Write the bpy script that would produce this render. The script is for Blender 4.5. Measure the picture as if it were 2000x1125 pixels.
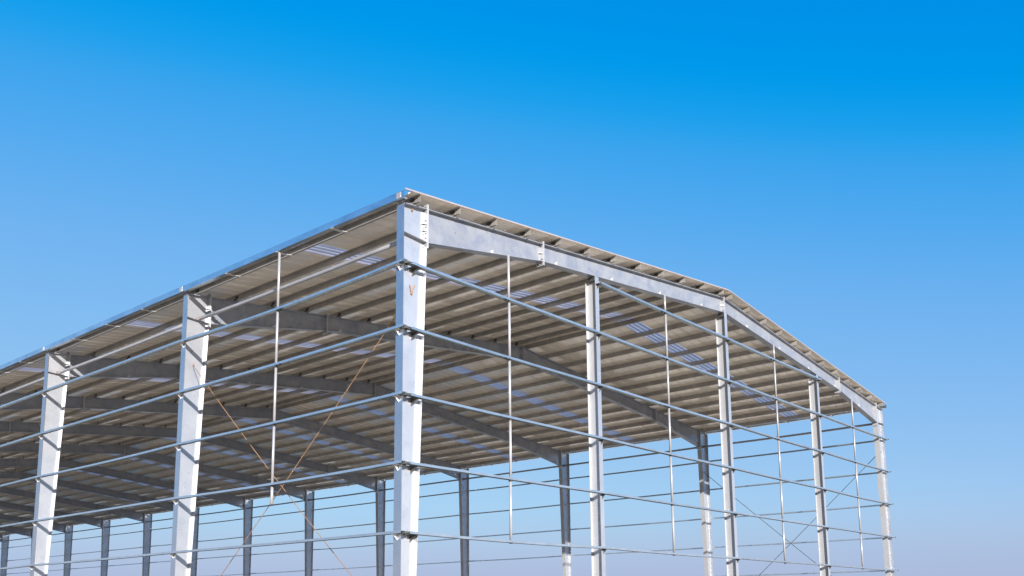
import bpy, math, random
from mathutils import Vector, Matrix

random.seed(7)
scene = bpy.context.scene
for o in list(bpy.data.objects):
    bpy.data.objects.remove(o, do_unlink=True)

# ------------------------------------------------------------------ camera
CAM = Vector((-13.500, -14.868, 1.70))
YAW, PITCH, ROLL = 0.8579, 0.1593, -0.0088
FPX, CX, CY = 1830.01, 996.08, 899.62          # focal length and principal point in 2000 px units
fwd = Vector((math.sin(YAW) * math.cos(PITCH), math.cos(YAW) * math.cos(PITCH), math.sin(PITCH)))
r0 = Vector((math.cos(YAW), -math.sin(YAW), 0)); u0 = r0.cross(fwd)
rgt = r0 * math.cos(ROLL) + u0 * math.sin(ROLL); upv = -r0 * math.sin(ROLL) + u0 * math.cos(ROLL)
cam_data = bpy.data.cameras.new('camera'); cam = bpy.data.objects.new('camera', cam_data)
scene.collection.objects.link(cam)
cam.matrix_world = Matrix(((rgt.x, upv.x, -fwd.x, CAM.x), (rgt.y, upv.y, -fwd.y, CAM.y), (rgt.z, upv.z, -fwd.z, CAM.z), (0, 0, 0, 1)))
cam_data.sensor_width = 36.0
cam_data.lens = FPX / 2000.0 * 36.0
cam_data.shift_x = (1000.0 - CX) / 2000.0
cam_data.shift_y = (CY - 562.5) / 2000.0
cam_data.clip_end = 6000.0
scene.camera = cam

# ------------------------------------------------------------------ sun and sky
SUN_DIR = Vector((0.56, 1.0, -0.353)).normalized()      # the way the light travels
to_sun = -SUN_DIR
SUN_EL = math.asin(to_sun.z)
SUN_AZ = math.atan2(to_sun.x, to_sun.y)                 # clockwise from +Y
sun_data = bpy.data.lights.new('sun', 'SUN'); sun = bpy.data.objects.new('sun', sun_data)
scene.collection.objects.link(sun)
sun.rotation_euler = SUN_DIR.to_track_quat('-Z', 'Y').to_euler()
sun_data.energy = 4.9
sun_data.angle = math.radians(0.53)
sun_data.color = (1.0, 0.95, 0.89)

world = bpy.data.worlds.new('World'); scene.world = world; world.use_nodes = True
wn, wl = world.node_tree.nodes, world.node_tree.links
wn.clear()
sky = wn.new('ShaderNodeTexSky'); sky.sky_type = 'NISHITA'; sky.sun_disc = False
sky.sun_elevation = SUN_EL; sky.sun_rotation = SUN_AZ
sky.air_density = 1.0; sky.dust_density = 0.3; sky.ozone_density = 3.0
SKY = 0.13
pre = wn.new('ShaderNodeVectorMath'); pre.operation = 'SCALE'; pre.inputs['Scale'].default_value = SKY
cur = wn.new('ShaderNodeRGBCurve'); cm_ = cur.mapping; cm_.extend = 'EXTRAPOLATED'; cm_.use_clip = False
def curve(c, pts):
    while len(c.points) > 2: c.points.remove(c.points[1])
    c.points[0].location = pts[0]; c.points[1].location = pts[-1]
    for p in pts[1:-1]: c.points.new(*p)
curve(cm_.curves[0], [(0.0, 0.0), (0.116, 0.002), (0.136, 0.045), (0.162, 0.10), (0.207, 0.178), (0.40, 0.335), (0.70, 0.45), (1.0, 0.62)])
curve(cm_.curves[1], [(0.0, 0.0), (0.10, 0.17), (0.20, 0.295), (0.24, 0.355), (0.30, 0.41), (0.38, 0.465), (0.65, 0.58), (1.0, 0.70)])
curve(cm_.curves[2], [(0.0, 0.0), (0.20, 0.60), (0.37, 0.81), (0.46, 0.85), (0.63, 0.875), (0.85, 0.88), (1.0, 0.90)])
cm_.update()
post = wn.new('ShaderNodeVectorMath'); post.operation = 'SCALE'; post.inputs['Scale'].default_value = 1.0 / SKY
# low lilac haze all round the horizon
tc = wn.new('ShaderNodeTexCoord'); sp_ = wn.new('ShaderNodeSeparateXYZ'); wl.new(tc.outputs['Generated'], sp_.inputs[0])
hz = wn.new('ShaderNodeMapRange'); hz.interpolation_type = 'SMOOTHSTEP'
hz.inputs['From Min'].default_value = 0.02; hz.inputs['From Max'].default_value = 0.125; hz.inputs['To Min'].default_value = 1.0; hz.inputs['To Max'].default_value = 0.0
wl.new(sp_.outputs['Z'], hz.inputs['Value'])
hmix = wn.new('ShaderNodeMix'); hmix.data_type = 'RGBA'; hmix.inputs[7].default_value = (0.41, 0.50, 0.715, 1)
bg = wn.new('ShaderNodeBackground'); bg.inputs['Strength'].default_value = 0.051
wo = wn.new('ShaderNodeOutputWorld')
wl.new(sky.outputs[0], pre.inputs[0]); wl.new(pre.outputs[0], cur.inputs['Color'])
wl.new(hz.outputs[0], hmix.inputs['Factor']); wl.new(cur.outputs[0], hmix.inputs[6]); wl.new(hmix.outputs[2], post.inputs[0])
wl.new(post.outputs[0], bg.inputs['Color']); wl.new(bg.outputs[0], wo.inputs['Surface'])

vs = scene.view_settings
vs.view_transform = 'Standard'; vs.look = 'None'; vs.exposure = 1.35; vs.gamma = 1.0; vs.use_curve_mapping = False
scene.cycles.max_bounces = 8
scene.cycles.diffuse_bounces = 4
scene.cycles.glossy_bounces = 5
scene.cycles.caustics_reflective = True
scene.cycles.blur_glossy = 0.15
scene.cycles.use_denoising = True

# ------------------------------------------------------------------ materials
def new_mat(name):
    m = bpy.data.materials.new(name); m.use_nodes = True
    return m, m.node_tree.nodes, m.node_tree.links, m.node_tree.nodes['Principled BSDF']

def metal(name, c1, c2, metallic, rough, scale=1.6, rvar=0.12, stain=None, stretch=(1, 1, 1), bump=0.0, spec=0.5, stain_at=(0.66, 0.78)):
    """Sheet or plate steel: two tones of blotchy spangle, uneven gloss and optional stains."""
    m, n, l, b = new_mat(name)
    geo = n.new('ShaderNodeNewGeometry'); mp = n.new('ShaderNodeMapping'); mp.inputs['Scale'].default_value = stretch
    l.new(geo.outputs['Position'], mp.inputs['Vector'])
    info = n.new('ShaderNodeObjectInfo')
    no = n.new('ShaderNodeTexNoise'); no.inputs['Scale'].default_value = scale; no.inputs['Detail'].default_value = 6; no.inputs['Roughness'].default_value = 0.62
    l.new(mp.outputs[0], no.inputs['Vector'])
    cr = n.new('ShaderNodeValToRGB'); cr.color_ramp.elements[0].position = 0.34; cr.color_ramp.elements[1].position = 0.68
    cr.color_ramp.elements[0].color = (*c1, 1); cr.color_ramp.elements[1].color = (*c2, 1)
    l.new(no.outputs['Fac'], cr.inputs['Fac'])
    var = n.new('ShaderNodeMapRange'); var.inputs['To Min'].default_value = 0.92; var.inputs['To Max'].default_value = 1.06
    l.new(info.outputs['Random'], var.inputs['Value'])
    mul = n.new('ShaderNodeMix'); mul.data_type = 'RGBA'; mul.blend_type = 'MULTIPLY'; mul.inputs['Factor'].default_value = 1.0
    l.new(cr.outputs['Color'], mul.inputs[6]); l.new(var.outputs[0], mul.inputs[7])
    out = mul.outputs[2]
    if stain:
        n2 = n.new('ShaderNodeTexNoise'); n2.inputs['Scale'].default_value = 2.3; n2.inputs['Detail'].default_value = 8; n2.inputs['Roughness'].default_value = 0.7
        l.new(geo.outputs['Position'], n2.inputs['Vector'])
        mr = n.new('ShaderNodeMapRange'); mr.inputs['From Min'].default_value = stain_at[0]; mr.inputs['From Max'].default_value = stain_at[1]; mr.inputs['To Max'].default_value = 0.7
        l.new(n2.outputs['Fac'], mr.inputs['Value'])
        mx = n.new('ShaderNodeMix'); mx.data_type = 'RGBA'
        l.new(mr.outputs[0], mx.inputs['Factor']); l.new(out, mx.inputs[6]); mx.inputs[7].default_value = (*stain, 1)
        out = mx.outputs[2]
    l.new(out, b.inputs['Base Color'])
    n3 = n.new('ShaderNodeTexNoise'); n3.inputs['Scale'].default_value = scale * 2.7; n3.inputs['Detail'].default_value = 4
    l.new(mp.outputs[0], n3.inputs['Vector'])
    rr = n.new('ShaderNodeMapRange'); rr.inputs['To Min'].default_value = max(0.03, rough - rvar); rr.inputs['To Max'].default_value = rough + rvar
    l.new(n3.outputs['Fac'], rr.inputs['Value']); l.new(rr.outputs[0], b.inputs['Roughness'])
    b.inputs['Metallic'].default_value = metallic
    b.inputs['Specular IOR Level'].default_value = spec
    if bump:
        bp = n.new('ShaderNodeBump'); bp.inputs['Strength'].default_value = bump; bp.inputs['Distance'].default_value = 0.05
        l.new(no.outputs['Fac'], bp.inputs['Height']); l.new(bp.outputs[0], b.inputs['Normal'])
    return m

M = {}
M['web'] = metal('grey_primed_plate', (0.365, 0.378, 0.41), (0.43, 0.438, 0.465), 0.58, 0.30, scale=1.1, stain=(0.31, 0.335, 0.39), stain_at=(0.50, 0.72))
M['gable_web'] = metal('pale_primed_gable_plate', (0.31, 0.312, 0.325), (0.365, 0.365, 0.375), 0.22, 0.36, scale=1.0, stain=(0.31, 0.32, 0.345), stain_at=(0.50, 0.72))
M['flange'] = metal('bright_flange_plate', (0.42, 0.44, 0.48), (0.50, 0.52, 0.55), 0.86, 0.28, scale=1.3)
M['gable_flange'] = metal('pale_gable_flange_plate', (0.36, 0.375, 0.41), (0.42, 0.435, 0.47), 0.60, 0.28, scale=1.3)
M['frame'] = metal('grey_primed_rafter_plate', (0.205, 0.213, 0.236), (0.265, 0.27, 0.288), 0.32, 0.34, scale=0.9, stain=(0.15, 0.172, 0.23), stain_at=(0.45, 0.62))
M['galv'] = metal('galvanised_girt_steel', (0.45, 0.49, 0.52), (0.56, 0.60, 0.625), 0.84, 0.20, scale=3.0, rvar=0.06)
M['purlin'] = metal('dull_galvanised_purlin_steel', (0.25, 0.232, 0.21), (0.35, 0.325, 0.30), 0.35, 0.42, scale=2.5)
M['sheet'] = metal('beige_backed_roof_sheet', (0.80, 0.71, 0.60), (0.90, 0.81, 0.69), 0.20, 0.12, scale=0.9, rvar=0.04, stretch=(0.35, 1.6, 1), stain=(0.64, 0.56, 0.47), stain_at=(0.56, 0.8))
M['gutter'] = metal('bright_galvanised_gutter_steel', (0.46, 0.54, 0.61), (0.68, 0.74, 0.79), 0.92, 0.17, scale=2.6, rvar=0.09, stretch=(1, 0.5, 1), bump=0.08)
M['strap'] = metal('white_painted_strap', (0.40, 0.39, 0.38), (0.46, 0.45, 0.44), 0.1, 0.45)
M['trim'] = metal('pale_verge_trim_paint', (0.22, 0.195, 0.195), (0.27, 0.24, 0.24), 0.1, 0.4)
M['tube'] = metal('galvanised_tube', (0.27, 0.265, 0.275), (0.32, 0.315, 0.32), 0.30, 0.38, scale=4, rvar=0.04)
M['rust'] = metal('rusty_brace_steel', (0.20, 0.115, 0.06), (0.29, 0.17, 0.09), 0.2, 0.6, scale=5)
M['dark'] = metal('dark_cleat_steel', (0.035, 0.035, 0.033), (0.06, 0.06, 0.056), 0.2, 0.55, scale=5)
M['bolt'] = metal('zinc_bolt', (0.16, 0.15, 0.15), (0.26, 0.24, 0.23), 0.7, 0.4, scale=8)

def skylight_mat():
    m, n, l, b = new_mat('translucent_skylight_sheet')
    b.inputs['Base Color'].default_value = (0.60, 0.56, 0.60, 1); b.inputs['Roughness'].default_value = 0.35
    tr = n.new('ShaderNodeBsdfTranslucent')
    geo = n.new('ShaderNodeNewGeometry'); no = n.new('ShaderNodeTexNoise'); no.inputs['Scale'].default_value = 1.5; no.inputs['Detail'].default_value = 6
    l.new(geo.outputs['Position'], no.inputs['Vector'])
    cr = n.new('ShaderNodeValToRGB'); cr.color_ramp.elements[0].color = (0.56, 0.48, 0.46, 1); cr.color_ramp.elements[1].color = (0.76, 0.66, 0.63, 1)
    cr.color_ramp.elements[0].position = 0.3; cr.color_ramp.elements[1].position = 0.7
    l.new(no.outputs['Fac'], cr.inputs['Fac']); l.new(cr.outputs['Color'], tr.inputs['Color'])
    mx = n.new('ShaderNodeMixShader'); mx.inputs[0].default_value = 0.62
    l.new(b.outputs[0], mx.inputs[1]); l.new(tr.outputs[0], mx.inputs[2]); l.new(mx.outputs[0], n['Material Output'].inputs['Surface'])
    return m
M['skylight'] = skylight_mat()

def ground_mat():
    m, n, l, b = new_mat('pale_sandy_earth')
    geo = n.new('ShaderNodeNewGeometry')
    a = n.new('ShaderNodeTexNoise'); a.inputs['Scale'].default_value = 0.12; a.inputs['Detail'].default_value = 8
    c = n.new('ShaderNodeTexNoise'); c.inputs['Scale'].default_value = 14.0; c.inputs['Detail'].default_value = 5
    l.new(geo.outputs['Position'], a.inputs['Vector']); l.new(geo.outputs['Position'], c.inputs['Vector'])
    ad = n.new('ShaderNodeMath'); ad.operation = 'MULTIPLY_ADD'; ad.inputs[1].default_value = 0.35
    l.new(c.outputs['Fac'], ad.inputs[0]); l.new(a.outputs['Fac'], ad.inputs[2])
    cr = n.new('ShaderNodeValToRGB'); cr.color_ramp.elements[0].position = 0.45; cr.color_ramp.elements[1].position = 0.9
    cr.color_ramp.elements[0].color = (0.52, 0.42, 0.30, 1); cr.color_ramp.elements[1].color = (0.62, 0.51, 0.38, 1)
    l.new(ad.outputs[0], cr.inputs['Fac']); l.new(cr.outputs['Color'], b.inputs['Base Color'])
    b.inputs['Roughness'].default_value = 0.95
    bp = n.new('ShaderNodeBump'); bp.inputs['Strength'].default_value = 0.5; bp.inputs['Distance'].default_value = 0.02
    l.new(c.outputs['Fac'], bp.inputs['Height']); l.new(bp.outputs[0], b.inputs['Normal'])
    return m
M['ground'] = ground_mat()
M['floor'] = metal('added_floor_concrete', (0.10, 0.093, 0.084), (0.15, 0.14, 0.126), 0.0, 0.7, scale=0.5)  # dark tone for the added slab, lowers bounce inside

# ------------------------------------------------------------------ mesh helpers
class MB:
    def __init__(self): self.v, self.f = [], []
    def add(self, v, f):
        k = len(self.v); self.v += [tuple(p) for p in v]; self.f += [tuple(i + k for i in q) for q in f]; return self
    def box(self, x0, x1, y0, y1, z0, z1):
        return self.add([(x0, y0, z0), (x1, y0, z0), (x1, y1, z0), (x0, y1, z0), (x0, y0, z1), (x1, y0, z1), (x1, y1, z1), (x0, y1, z1)],
                        [(0, 3, 2, 1), (4, 5, 6, 7), (0, 1, 5, 4), (1, 2, 6, 5), (2, 3, 7, 6), (3, 0, 4, 7)])
    def prism(self, poly, axis, a, b):
        """poly: 2D points in the two other axes (x,z for axis y; y,z for axis x; x,y for axis z)"""
        mk = {'y': lambda p, t: (p[0], t, p[1]), 'x': lambda p, t: (t, p[0], p[1]), 'z': lambda p, t: (p[0], p[1], t)}[axis]
        n = len(poly)
        return self.add([mk(p, a) for p in poly] + [mk(p, b) for p in poly],
                        [tuple(range(n)), tuple(range(2 * n - 1, n - 1, -1))] + [(i, (i + 1) % n, n + (i + 1) % n, n + i) for i in range(n)])
    def tube(self, pts, r, n=10, cap=True):
        pts = [Vector(p) for p in pts]; rings = []
        for i, p in enumerate(pts):
            t = (pts[min(i + 1, len(pts) - 1)] - pts[max(i - 1, 0)]).normalized()
            a = t.orthogonal().normalized() if abs(t.z) > 0.9 else t.cross(Vector((0, 0, 1))).normalized()
            b = t.cross(a)
            rings.append([p + (a * math.cos(2 * math.pi * k / n) + b * math.sin(2 * math.pi * k / n)) * r for k in range(n)])
        v = [q for R in rings for q in R]; f = []
        for i in range(len(rings) - 1):
            for k in range(n):
                f.append((i * n + k, i * n + (k + 1) % n, (i + 1) * n + (k + 1) % n, (i + 1) * n + k))
        if cap: f += [tuple(range(n - 1, -1, -1)), tuple((len(rings) - 1) * n + k for k in range(n))]
        return self.add(v, f)
    def sweep(self, prof, path, axes):
        """closed profile (list of 2D) swept along path of 3D points; axes = two unit vectors of the profile plane"""
        a, b = Vector(axes[0]), Vector(axes[1]); n = len(prof); v = []; f = []
        for p in path:
            p = Vector(p); v += [p + a * q[0] + b * q[1] for q in prof]
        for i in range(len(path) - 1):
            for k in range(n): f.append((i * n + k, i * n + (k + 1) % n, (i + 1) * n + (k + 1) % n, (i + 1) * n + k))
        f += [tuple(range(n - 1, -1, -1)), tuple((len(path) - 1) * n + k for k in range(n))]
        return self.add(v, f)
    def mesh(self, name, mat, smooth=False):
        me = bpy.data.meshes.new(name); me.from_pydata(self.v, [], self.f); me.update()
        me.materials.append(M[mat])
        if smooth:
            for p in me.polygons: p.use_smooth = len(p.vertices) == 4
        return me

import bmesh
def fix(me):
    bm = bmesh.new(); bm.from_mesh(me); bmesh.ops.recalc_face_normals(bm, faces=bm.faces); bm.to_mesh(me); bm.free(); return me

def put(name, me, parent=None, loc=(0, 0, 0), rz=0.0, label=None, kind=None):
    o = bpy.data.objects.new(name, me); scene.collection.objects.link(o)
    o.parent = parent; o.location = loc; o.rotation_euler = (0, 0, rz)
    if label: o['label'] = label
    if kind: o['kind'] = kind
    return o

# ------------------------------------------------------------------ ground
g = MB().add([(-1500, -1500, 0), (1500, -1500, 0), (1500, 1500, 0), (-1500, 1500, 0)], [(0, 1, 2, 3)])
put('ground', g.mesh('ground', 'ground'), kind='structure')

put('added_dark_floor', MB().box(-0.6, 30.6, -0.6, 108.0, -0.10, 0.0015 + 0.02).mesh('added_dark_floor', 'floor'), kind='structure')  # unseen slab, added dark to cut bounce light onto roof and rafters

# ------------------------------------------------------------------ building data (metres)
W = 30.0
FY = [0.0, 9.095, 18.244, 26.36, 34.392] + [34.392 + 8.026 * i for i in range(1, 10)]      # the 14 portal frames
NB = len(FY) - 1
SL = 0.105
def ztop(x): return 10.80 + SL * (x if x <= 15 else 30 - x)
def zbot(x):
    x = x if x <= 15 else 30 - x
    return 10.06 + (10.825 - 10.06) * (x - 0.77) / 4.23 if x < 5 else 10.825 + (11.835 - 10.825) * (x - 5) / 10
ZG = [9.344, 7.845, 6.346, 4.836, 3.342]
ZT = 10.83
B = 0.117
PX = [0.37 + 1.3027 * k for k in range(12)]
PB, PT = 0.035, 0.205            # purlin bottom and top above the rafter
SH = 0.212                       # underside of the roof sheet above the rafter
def xin(z): return 0.38 + 0.0342 * z

bld = bpy.data.objects.new('warehouse_frame', None); scene.collection.objects.link(bld)
bld['label'] = 'unfinished open-sided steel warehouse frame with a low pitched corrugated roof'
bld['category'] = 'building'

# ------------------------------------------------------------------ portal frame columns
TW = 0.014
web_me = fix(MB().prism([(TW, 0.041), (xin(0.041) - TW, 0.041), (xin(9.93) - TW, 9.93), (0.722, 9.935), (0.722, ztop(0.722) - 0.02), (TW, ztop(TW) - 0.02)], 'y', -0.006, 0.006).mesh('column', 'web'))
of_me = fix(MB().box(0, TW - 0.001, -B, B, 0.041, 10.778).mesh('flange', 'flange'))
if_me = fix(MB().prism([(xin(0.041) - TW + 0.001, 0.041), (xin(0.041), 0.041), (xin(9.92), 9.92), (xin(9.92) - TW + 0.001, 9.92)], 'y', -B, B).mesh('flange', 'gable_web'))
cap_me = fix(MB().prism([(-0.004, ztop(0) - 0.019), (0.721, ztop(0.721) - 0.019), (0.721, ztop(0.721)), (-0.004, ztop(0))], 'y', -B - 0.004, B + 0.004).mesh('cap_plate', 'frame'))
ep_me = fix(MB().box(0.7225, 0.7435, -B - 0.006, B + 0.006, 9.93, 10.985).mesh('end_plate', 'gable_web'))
st_me = fix(MB().prism([(TW + 0.001, 10.110), (0.7215, 10.062), (0.7215, 10.076), (TW + 0.001, 10.124)], 'y', -B + 0.002, -0.007).prism([(TW + 0.001, 10.110), (0.7215, 10.062), (0.7215, 10.076), (TW + 0.001, 10.124)], 'y', 0.007, B - 0.002).mesh('stiffener', 'frame'))
gus = MB()
for s in (-1, 1):
    gus.prism([(0.7215, s * 0.007), (0.7215, s * 0.095), (0.62, s * 0.007)], 'z', 0, 0.012)
gus_me = fix(gus.mesh('gusset', 'gable_web'))
base_me = fix(MB().box(-0.1, 0.5, -0.22, 0.22, 0.0225, 0.040).mesh('base_plate', 'frame'))
bolt_me = MB().tube([(0.700, 0, 0), (0.722, 0, 0)], 0.019, 6).mesh('bolt', 'bolt')
hole_me = MB().tube([(0, -0.010, 0), (0, -0.0065, 0)], 0.016, 8).mesh('bolt', 'bolt')
# cleat below a side girt, one flat shelf and one triangular gusset
cl = MB().prism([(-0.001, 0.0), (-0.115, 0.0), (-0.115, -0.012), (-0.001, -0.13)], 'y', -0.005, 0.005)
cl.box(-0.12, -0.001, -0.07, 0.07, -0.0005 - 0.009, -0.0005)
cleat_me = fix(cl.mesh('cleat', 'strap'))
cl = MB().prism([(-0.007, 0.0), (-0.215, 0.0), (-0.215, -0.015), (-0.007, -0.17)], 'x', 0.355, 0.366)
cl.box(0.24, 0.48, -0.225, -0.007, -0.0105, -0.0005)
corner_cleat_me = fix(cl.mesh('cleat', 'dark'))
clip_me = fix(MB().box(-0.001, 0.126, -0.237, -0.150, 0.003, 0.047).box(0.004, 0.10, -0.149, -0.118, -0.05, 0.047).mesh('corner_clip', 'dark'))
lug_me = MB().tube([(0.33, -0.05, 0), (0.33, 0.05, 0)], 0.026, 8).mesh('brace_anchor', 'rust')
hook_me = MB().tube([(0.33, -0.035, 0), (0.27, -0.045, 0.19)], 0.011, 6).tube([(0.33, -0.035, 0), (0.42, -0.05, 0.21)], 0.013, 6).mesh('brace_hook', 'rust')

def column(fi, side):
    near = fi <= 2
    o = put('column', web_me, bld, (0 if side == 0 else W, FY[fi], 0), 0 if side == 0 else math.pi)
    put('flange', of_me, o); put('flange', if_me, o); put('cap_plate', cap_me, o); put('end_plate', ep_me, o)
    put('stiffener', st_me, o); put('base_plate', base_me, o)
    for z in (10.36, 10.52): put('gusset', gus_me, o, (0, 0, z))
    for z in ZG: put('cleat', cleat_me, o, (0, 0, z - 0.001))
    if near or fi == 3:
        for z in (9.99, 10.18, 10.29, 10.44, 10.60, 10.91):
            for s in (-1, 1): put('bolt', bolt_me, o, (0, s * 0.065, z))
    if fi in (0, 1):
        put('brace_anchor', lug_me, o, (0, 0, 8.76))
    if fi == 0:
        put('brace_anchor', lug_me, o, (0, 0, 10.74)) if side == 0 else None
        if side == 0:
            put('brace_hook', hook_me, o, (0, 0, 8.76))
            for z in ZG:
                put('cleat', corner_cleat_me, o, (0, 0, z - 0.001)); put('corner_clip', clip_me, o, (0, 0, z))
    return o

# ------------------------------------------------------------------ rafters (one per slope)
def strip(x0, x1, za, zb, n=1):
    return [(x0, za(x0)), (x1, za(x1)), (x1, zb(x1)), (x0, zb(x0))]
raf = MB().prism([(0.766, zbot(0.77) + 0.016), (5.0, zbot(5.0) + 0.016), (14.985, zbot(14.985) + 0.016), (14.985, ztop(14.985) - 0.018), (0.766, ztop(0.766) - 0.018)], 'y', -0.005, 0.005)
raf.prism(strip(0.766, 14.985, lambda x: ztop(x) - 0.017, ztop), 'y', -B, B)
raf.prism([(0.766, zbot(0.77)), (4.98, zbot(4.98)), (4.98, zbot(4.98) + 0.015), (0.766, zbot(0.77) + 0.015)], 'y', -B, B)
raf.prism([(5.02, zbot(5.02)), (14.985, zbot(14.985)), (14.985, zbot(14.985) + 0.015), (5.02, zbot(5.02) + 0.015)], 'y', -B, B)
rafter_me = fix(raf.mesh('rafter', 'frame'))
rep_me = fix(MB().box(0.744, 0.7655, -B - 0.006, B + 0.006, 9.93, 10.985).mesh('end_plate', 'gable_web'))
sp = MB().box(4.981, 4.999, -B - 0.008, B + 0.008, zbot(5) - 0.10, ztop(5) + 0.06).box(5.001, 5.019, -B - 0.008, B + 0.008, zbot(5) - 0.10, ztop(5) + 0.06)
for s in (-1, 1):
    sp.prism([(4.9805, s * 0.006), (4.9805, s * 0.1), (4.90, s * 0.006)], 'z', 11.06, 11.072)
sp.prism([(4.9805, zbot(5) - 0.001), (4.9805, zbot(5) - 0.09), (4.89, zbot(4.89) - 0.001)], 'y', -0.006, 0.006)
splice_me = fix(sp.mesh('splice_plate', 'gable_web'))
rp = MB().box(14.9855, 14.999, -B - 0.008, B + 0.008, zbot(15) - 0.09, ztop(15) + 0.03)
rp.prism([(14.985, -0.006), (14.985, -0.1), (14.90, -0.006)], 'z', 12.1, 12.112)
ridge_me = fix(rp.mesh('ridge_plate', 'gable_web'))
cleat_top = fix(MB().box(-0.016, -0.006, -0.075, 0.075, 0.0, 0.185).box(-0.10, -0.017, -0.004, 0.004, 0.0, 0.09).mesh('cleat', 'dark'))
tab_me = fix(MB().prism([(-0.06, 0), (0.07, 0), (0.07, 0.095)], 'y', -0.122, -0.112).mesh('fly_brace_tab', 'strap'))
tab2_me = fix(MB().prism([(-0.06, 0), (0.07, 0), (0.07, 0.095)], 'y', 0.112, 0.122).mesh('fly_brace_tab', 'strap'))
cleat_join = MB()
for x in PX:
    z = ztop(x)
    cleat_join.box(x - 0.016, x - 0.006, -0.075, 0.075, z, z + 0.185)
cleats_far = fix(cleat_join.mesh('purlin_cleats', 'dark'))
sbolt_me = MB().tube([(0, 0, 0), (0.03, 0, 0)], 0.02, 6).mesh('bolt', 'bolt')

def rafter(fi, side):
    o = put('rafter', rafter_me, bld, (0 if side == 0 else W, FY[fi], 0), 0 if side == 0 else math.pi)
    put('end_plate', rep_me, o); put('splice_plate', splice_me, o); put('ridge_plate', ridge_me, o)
    if fi <= 3:
        for x in PX: put('cleat', cleat_top, o, (x, 0, ztop(x)))
        for z in (zbot(5) - 0.05, zbot(5) + 0.07, ztop(5) - 0.06, ztop(5) + 0.03):
            for s in (-1, 1): put('bolt', sbolt_me, o, (4.952, s * 0.07, z))
        for z in (zbot(15) - 0.05, zbot(15) + 0.07, ztop(15) - 0.07):
            for s in (-1, 1): put('bolt', sbolt_me, o, (14.955, s * 0.07, z))
    else:
        put('purlin_cleats', cleats_far, o, kind='stuff')
    if fi <= 2:
        for x in (2.92, 5.50, 8.12, 10.74, 13.35):
            put('fly_brace_tab', tab_me if side == 0 else tab2_me, o, (x, 0, zbot(x) + 0.015))
        for x, dz in ((1.76, -0.34), (7.15, -0.30), (7.62, -0.30), (13.9, -0.25), (16.3, -0.3)):
            if x < 15: put('bolt', hole_me, o, (x, 0 if side == 0 else 0.0165, ztop(x) + dz))
    return o

for fi in range(len(FY)):
    for side in (0, 1):
        column(fi, side); rafter(fi, side)

# ------------------------------------------------------------------ gable wind columns
GX = [7.40, 15.035, 22.665]
WD, WB = 0.35, 0.085
for j, x in enumerate(GX):
    zt = zbot(x) - 0.012
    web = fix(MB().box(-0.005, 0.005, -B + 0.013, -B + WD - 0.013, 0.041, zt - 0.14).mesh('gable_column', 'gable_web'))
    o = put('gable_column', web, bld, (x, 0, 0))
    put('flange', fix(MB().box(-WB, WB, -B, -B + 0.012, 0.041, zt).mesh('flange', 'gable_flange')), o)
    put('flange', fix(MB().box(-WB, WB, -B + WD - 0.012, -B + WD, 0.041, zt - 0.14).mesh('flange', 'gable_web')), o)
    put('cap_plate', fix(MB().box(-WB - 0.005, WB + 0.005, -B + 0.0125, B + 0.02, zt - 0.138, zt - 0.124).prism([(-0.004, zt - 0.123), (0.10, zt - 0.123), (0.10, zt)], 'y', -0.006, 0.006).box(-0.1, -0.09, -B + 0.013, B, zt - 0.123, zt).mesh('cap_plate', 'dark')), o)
    put('base_plate', fix(MB().box(-0.2, 0.2, -0.2, 0.46, 0.0225, 0.040).mesh('base_plate', 'frame')), o)
    cl = MB().prism([(-B - 0.001, 0.0), (-B - 0.105, 0.0), (-B - 0.105, -0.012), (-B - 0.001, -0.14)], 'x', -0.005, 0.005)
    cl.box(-0.075, 0.075, -B - 0.11, -B - 0.001, -0.0095, -0.0005)
    cm = fix(cl.mesh('cleat', 'dark'))
    for z in ZG + [ZT]: put('cleat', cm, o, (0, 0, z - 0.001))

# ------------------------------------------------------------------ girts
T = 0.007
def chan(d, h):   # downward-opening channel, x across, y up, outer side at 0
    return [(0, 0), (T, 0), (T, h - T), (d - T, h - T), (d - T, 0), (d, 0), (d, h), (0, h)]
def sag_path(p, q, s, n=8):
    p, q = Vector(p), Vector(q)
    return [p.lerp(q, i / n) - Vector((0, 0, s * 4 * (i / n) * (1 - i / n))) for i in range(n + 1)]
seam = 0.004
for k, z in enumerate(ZG):
    for i in range(NB):                       # long sides
        for side in (0, 1):
            s = 0.085 if (k == 0 and i == 0 and side == 0) else random.uniform(0.005, 0.04)
            y0, y1 = FY[i], FY[i + 1]
            y0 = y0 + seam if i else -0.265
            x = -0.145 if side == 0 else W + 0.145
            ax = (1, 0, 0) if side == 0 else (-1, 0, 0)
            me = fix(MB().sweep(chan(0.143, 0.054), sag_path((x, y0, z), (x, y1 - seam, z), s), (ax, (0, 0, 1))).mesh('girt', 'galv'))
            put('girt', me, bld)
    xs = [0.13] + [x + random.uniform(0.11, 0.15) for x in GX] + [W - 0.005]
    for i in range(4):                        # gable
        me = fix(MB().sweep(chan(0.145, 0.054), sag_path((xs[i] + 0.008 * (i > 0), -0.263, z), (xs[i + 1] - 0.008 * (i < 3), -0.263, z), random.uniform(0.0, 0.035)), ((0, 1, 0), (0, 0, 1))).mesh('girt', 'galv'))
        put('girt', me, bld)
for i in range(2):
    me = fix(MB().sweep(chan(0.145, 0.054), sag_path((GX[i] + (0.02 if i == 0 else seam), -0.263, ZT), (GX[i + 1] + (-seam if i == 0 else 0.1), -0.263, ZT), 0.02), ((0, 1, 0), (0, 0, 1))).mesh('girt', 'galv'))
    put('girt', me, bld)

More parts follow.
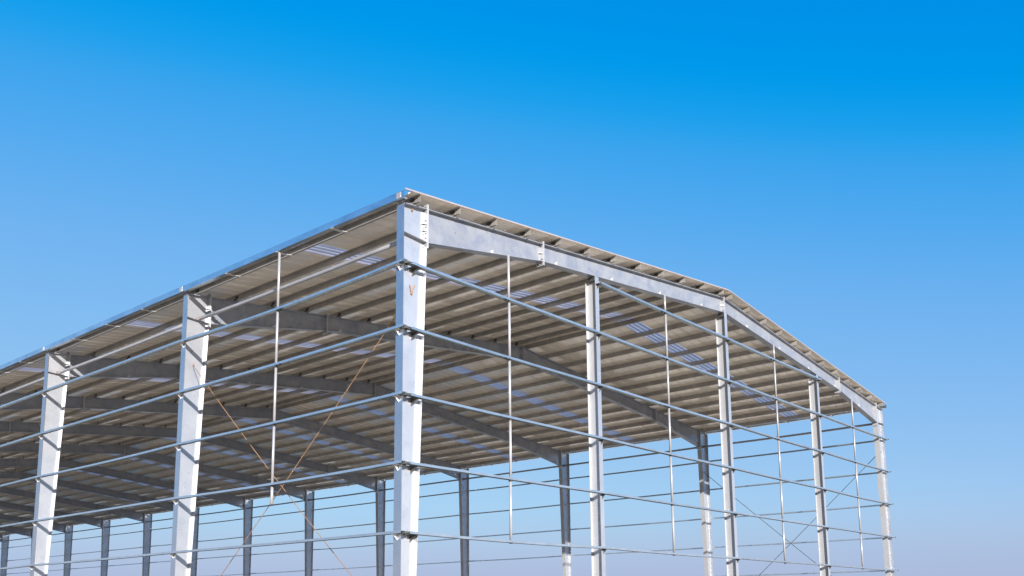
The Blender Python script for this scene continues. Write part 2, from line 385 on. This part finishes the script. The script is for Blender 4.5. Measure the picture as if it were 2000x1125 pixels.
# vertical sag tubes between the girts
tclip_me = MB().tube([(0, 0, -0.045), (0, 0, -0.004)], 0.046, 8).mesh('clip', 'dark')
for x, zt in ((3.50, 10.55), (10.945, 11.42), (18.575, 11.45), (26.05, 10.60)):
    mb = MB(); lv = [zt] + ([ZT] if 7 < x < 22 else []) + ZG
    for a, b_ in zip(lv[:-1], lv[1:]):
        dx = random.uniform(-0.012, 0.012)
        mb.tube([(x + dx, -0.182, a - 0.002 if a in ZG or a == ZT else a), (x + dx, -0.182, b_ + 0.012)], 0.034, 10)
    o = put('sag_tube', mb.mesh('sag_tube', 'tube', True), bld)
    for z in lv[1:]: put('clip', tclip_me, o, (x, -0.182, z))
mb = MB(); lv = [10.83] + ZG[:4]
for a, b_ in zip(lv[:-1], lv[1:]):
    mb.tube([(-0.068, 4.475, a), (-0.068, 4.475, b_ - 0.03)], 0.034, 10)
mb.tube([(-0.068, 4.475, ZG[3] - 0.02), (-0.068, 4.475, 4.33)], 0.037, 10)
o = put('sag_tube', mb.mesh('sag_tube', 'tube', True), bld)
for z in ZG[:4]: put('clip', tclip_me, o, (-0.068, 4.475, z - 0.03))

# eave strut tubes through the column webs, with rusty collars
for i in range(NB):
    for side in (0, 1):
        x, z = (0.40, 10.13) if side == 0 else (W - 0.40, 10.09)
        me = MB().tube(sag_path((x, FY[i] + 0.03, z), (x, FY[i + 1] - 0.03, z), random.uniform(0.0, 0.03), 6), 0.05, 12).mesh('eave_strut', 'tube', True)
        o = put('eave_strut', me, bld)
        if i < 5:
            cm = MB().tube([(x, FY[i] + 0.008, z), (x, FY[i] + 0.03, z)], 0.075, 10).tube([(x, FY[i + 1] - 0.03, z), (x, FY[i + 1] - 0.008, z)], 0.075, 10).mesh('collar', 'rust')
            put('collar', cm, o)

# cross bracing in the first bay on both sides
def rod(pts, r, mat, sag):
    p, q = Vector(pts[0]), Vector(pts[1])
    put('brace_rod', MB().tube(sag_path(p, q, sag, 14), r, 8).mesh('brace_rod', mat, True), bld)
rod([(0.30, 9.05, 8.74), (0.30, 0.05, 1.10)], 0.0095, 'rust', 0.14)
rod([(0.34, 0.05, 8.74), (0.34, 9.05, 1.25)], 0.0095, 'rust', 0.10)
rod([(W - 0.30, 9.05, 8.70), (W - 0.30, 0.05, 1.0)], 0.014, 'dark', 0.05)
rod([(W - 0.34, 0.05, 8.74), (W - 0.34, 9.05, 1.0)], 0.014, 'dark', 0.05)

# ------------------------------------------------------------------ purlins
bays = [(FY[i], FY[i + 1]) for i in range(8)] + [(FY[8], FY[10]), (FY[10], FY[12]), (FY[12], FY[13])]
LW, TP = 0.066, 0.004
zprof = [(0, PB), (0, PT), (-LW, PT), (-LW, PT - 0.02), (-LW + TP, PT - 0.02), (-LW + TP, PT - TP), (-TP, PT - TP), (-TP, PB + TP), (-LW + TP, PB + TP), (-LW + TP, PB + 0.02), (-LW, PB + 0.02), (-LW, PB)]
for bi, (y0, y1) in enumerate(bays):
    for side in (0, 1):
        a = (-0.27 if bi == 0 else y0 + 0.003)
        b_ = y1 - 0.003 if bi < len(bays) - 1 else y1 + 0.27
        pr = [(q[0], q[1]) for q in zprof] if side == 0 else [(-q[0], q[1]) for q in zprof]
        me = fix(MB().sweep(pr, [(0, a, 0), (0, b_, 0)], ((1, 0, 0), (0, 0, 1))).mesh('purlin', 'purlin'))
        for x in PX:
            xx = x if side == 0 else W - x
            put('purlin', me, bld, (xx, 0, ztop(xx)))

# ------------------------------------------------------------------ roof sheets
def sheet_profile(w, centres, base, top, h):
    pts = [(0.0, 0.0)]
    for c in centres:
        pts += [(c - base / 2, 0), (c - top / 2, h), (c + top / 2, h), (c + base / 2, 0)]
    pts.append((w, 0.0)); return pts
def sheet_mesh(w, sky=False):
    # two slopes share one mesh (the far slope is turned about the ridge)
    prof = sheet_profile(w, [w * (k + 0.5) / 4 for k in range(4)], 0.105, 0.05, 0.034) if sky else sheet_profile(w, [0.05, 0.135, w * 0.6], 0.034, 0.016, 0.03)
    mb = MB(); xs = [0.10, 5.1, 10.1, 14.97]
    v = []; f = []; n = len(prof)
    for x in xs: v += [(x, p[0] - w / 2, ztop(x) + SH + p[1]) for p in prof]
    for i in range(len(xs) - 1):
        for k in range(n - 1): f.append((i * n + k, i * n + k + 1, (i + 1) * n + k + 1, (i + 1) * n + k))
    mb.add(v, f)
    return mb.mesh('skylight_sheet' if sky else 'roof_sheet', 'skylight' if sky else 'sheet')
spans = []
strips = [(3.78, 4.54)] + [((FY[i] + FY[i + 1]) / 2 - 0.38, (FY[i] + FY[i + 1]) / 2 + 0.38) for i in range(1, NB)]
cur = -0.275; cache = {}
def run_sheets(y0, y1):
    n = max(1, round((y1 - y0) / 0.86)); w = (y1 - y0) / n
    key = round(w, 4)
    if key not in cache: cache[key] = sheet_mesh(w + 0.03)
    for i in range(n): spans.append((cache[key], y0 + w * (i + 0.5), False))
sky_me = sheet_mesh(0.79, True)
for a, b_ in strips:
    run_sheets(cur, a); spans.append((sky_me, (a + b_) / 2, True)); cur = b_
run_sheets(cur, FY[-1] + 0.275)
for q, (me, yc, s) in enumerate(spans):
    for side in (0, 1):
        dz = 0.005 * (q % 2)
        put('skylight_sheet' if s else 'roof_sheet', me, bld, (0 if side == 0 else W, yc, dz), 0 if side == 0 else math.pi)

# ridge capping and verge trims
rc = MB()
for s in (-1, 1):
    rc.add([(15, -0.27, ztop(15) + SH + 0.052), (15 + s * 0.28, -0.27, ztop(15.28) + SH + 0.038), (15 + s * 0.28, FY[-1] + 0.27, ztop(15.28) + SH + 0.038), (15, FY[-1] + 0.27, ztop(15) + SH + 0.052)], [(0, 1, 2, 3)])
put('ridge_cap', rc.mesh('ridge_cap', 'sheet'), bld)
for side in (0, 1):
    for e, yy in enumerate((-0.30, FY[-1] + 0.276)):
        x0, x1 = -0.125, 15.0
        f = lambda x: 10.80 + SL * x + SH - 0.012
        mb = MB()
        poly = [(0, 0.014), (0.028, 0.014), (0.028, 0.052), (0, 0.052)]
        v = []
        for x in (x0, x1): v += [(x, yy + q[0], f(x) + q[1]) for q in poly]
        mb.add(v, [(0, 1, 5, 4), (1, 2, 6, 5), (2, 3, 7, 6), (3, 0, 4, 7), (0, 3, 2, 1), (4, 5, 6, 7)])
        me = fix(mb.mesh('verge_trim', 'trim'))
        if side == 0: put('verge_trim', me, bld)
        else: put('verge_trim', me, bld, (W, yy * 2 + 0.028, 0), math.pi)

# ------------------------------------------------------------------ gutters with hangers
def gutter(i, side):
    a = FY[i] + (0.003 if i else -0.262); b_ = FY[i + 1] - 0.003 if i < NB - 1 else FY[i + 1] + 0.262
    t = 0.003
    prof = [(-0.131, 0.0), (-0.01, 0.0), (-0.01, 0.014), (-0.01 - t, 0.014), (-0.01 - t, t), (-0.131 + t, t), (-0.131 + t, 0.158), (-0.105, 0.158), (-0.105, 0.161), (-0.131, 0.161)]
    ax = (1, 0, 0) if side == 0 else (-1, 0, 0)
    n = 6; path = [(0, a + (b_ - a) * k / n, 10.838 + random.uniform(-0.004, 0.004) * (0 < k < n)) for k in range(n + 1)]
    me = fix(MB().sweep(prof, path, (ax, (0, 0, 1))).mesh('gutter', 'gutter'))
    o = put('gutter', me, bld, (0 if side == 0 else W, 0, 0))
    sx = 1 if side == 0 else -1
    L = FY[i + 1] - FY[i]
    for q in (0.25, 0.5, 0.75):
        y = FY[i] + L * q + random.uniform(-0.03, 0.03)
        pts = [(-0.128, 10.834), (0.13, 10.834), (0.37, 10.868), (0.37, 10.862), (0.13, 10.822), (-0.128, 10.822)]
        mb = MB().prism([(sx * p[0], p[1]) for p in pts], 'y', y - 0.045, y + 0.045)
        put('hanger_strap', fix(mb.mesh('hanger_strap', 'strap')), o)
    if i < 6:
        y = a + (0.13 if i == 0 else 0.0)
        mb = MB().box(*sorted((sx * -0.137, sx * -0.1325)), y - 0.02, y + 0.12, 10.850, 10.985)
        put('joint_plate', mb.mesh('joint_plate', 'purlin'), o)
for i in range(NB):
    for side in (0, 1): gutter(i, side)
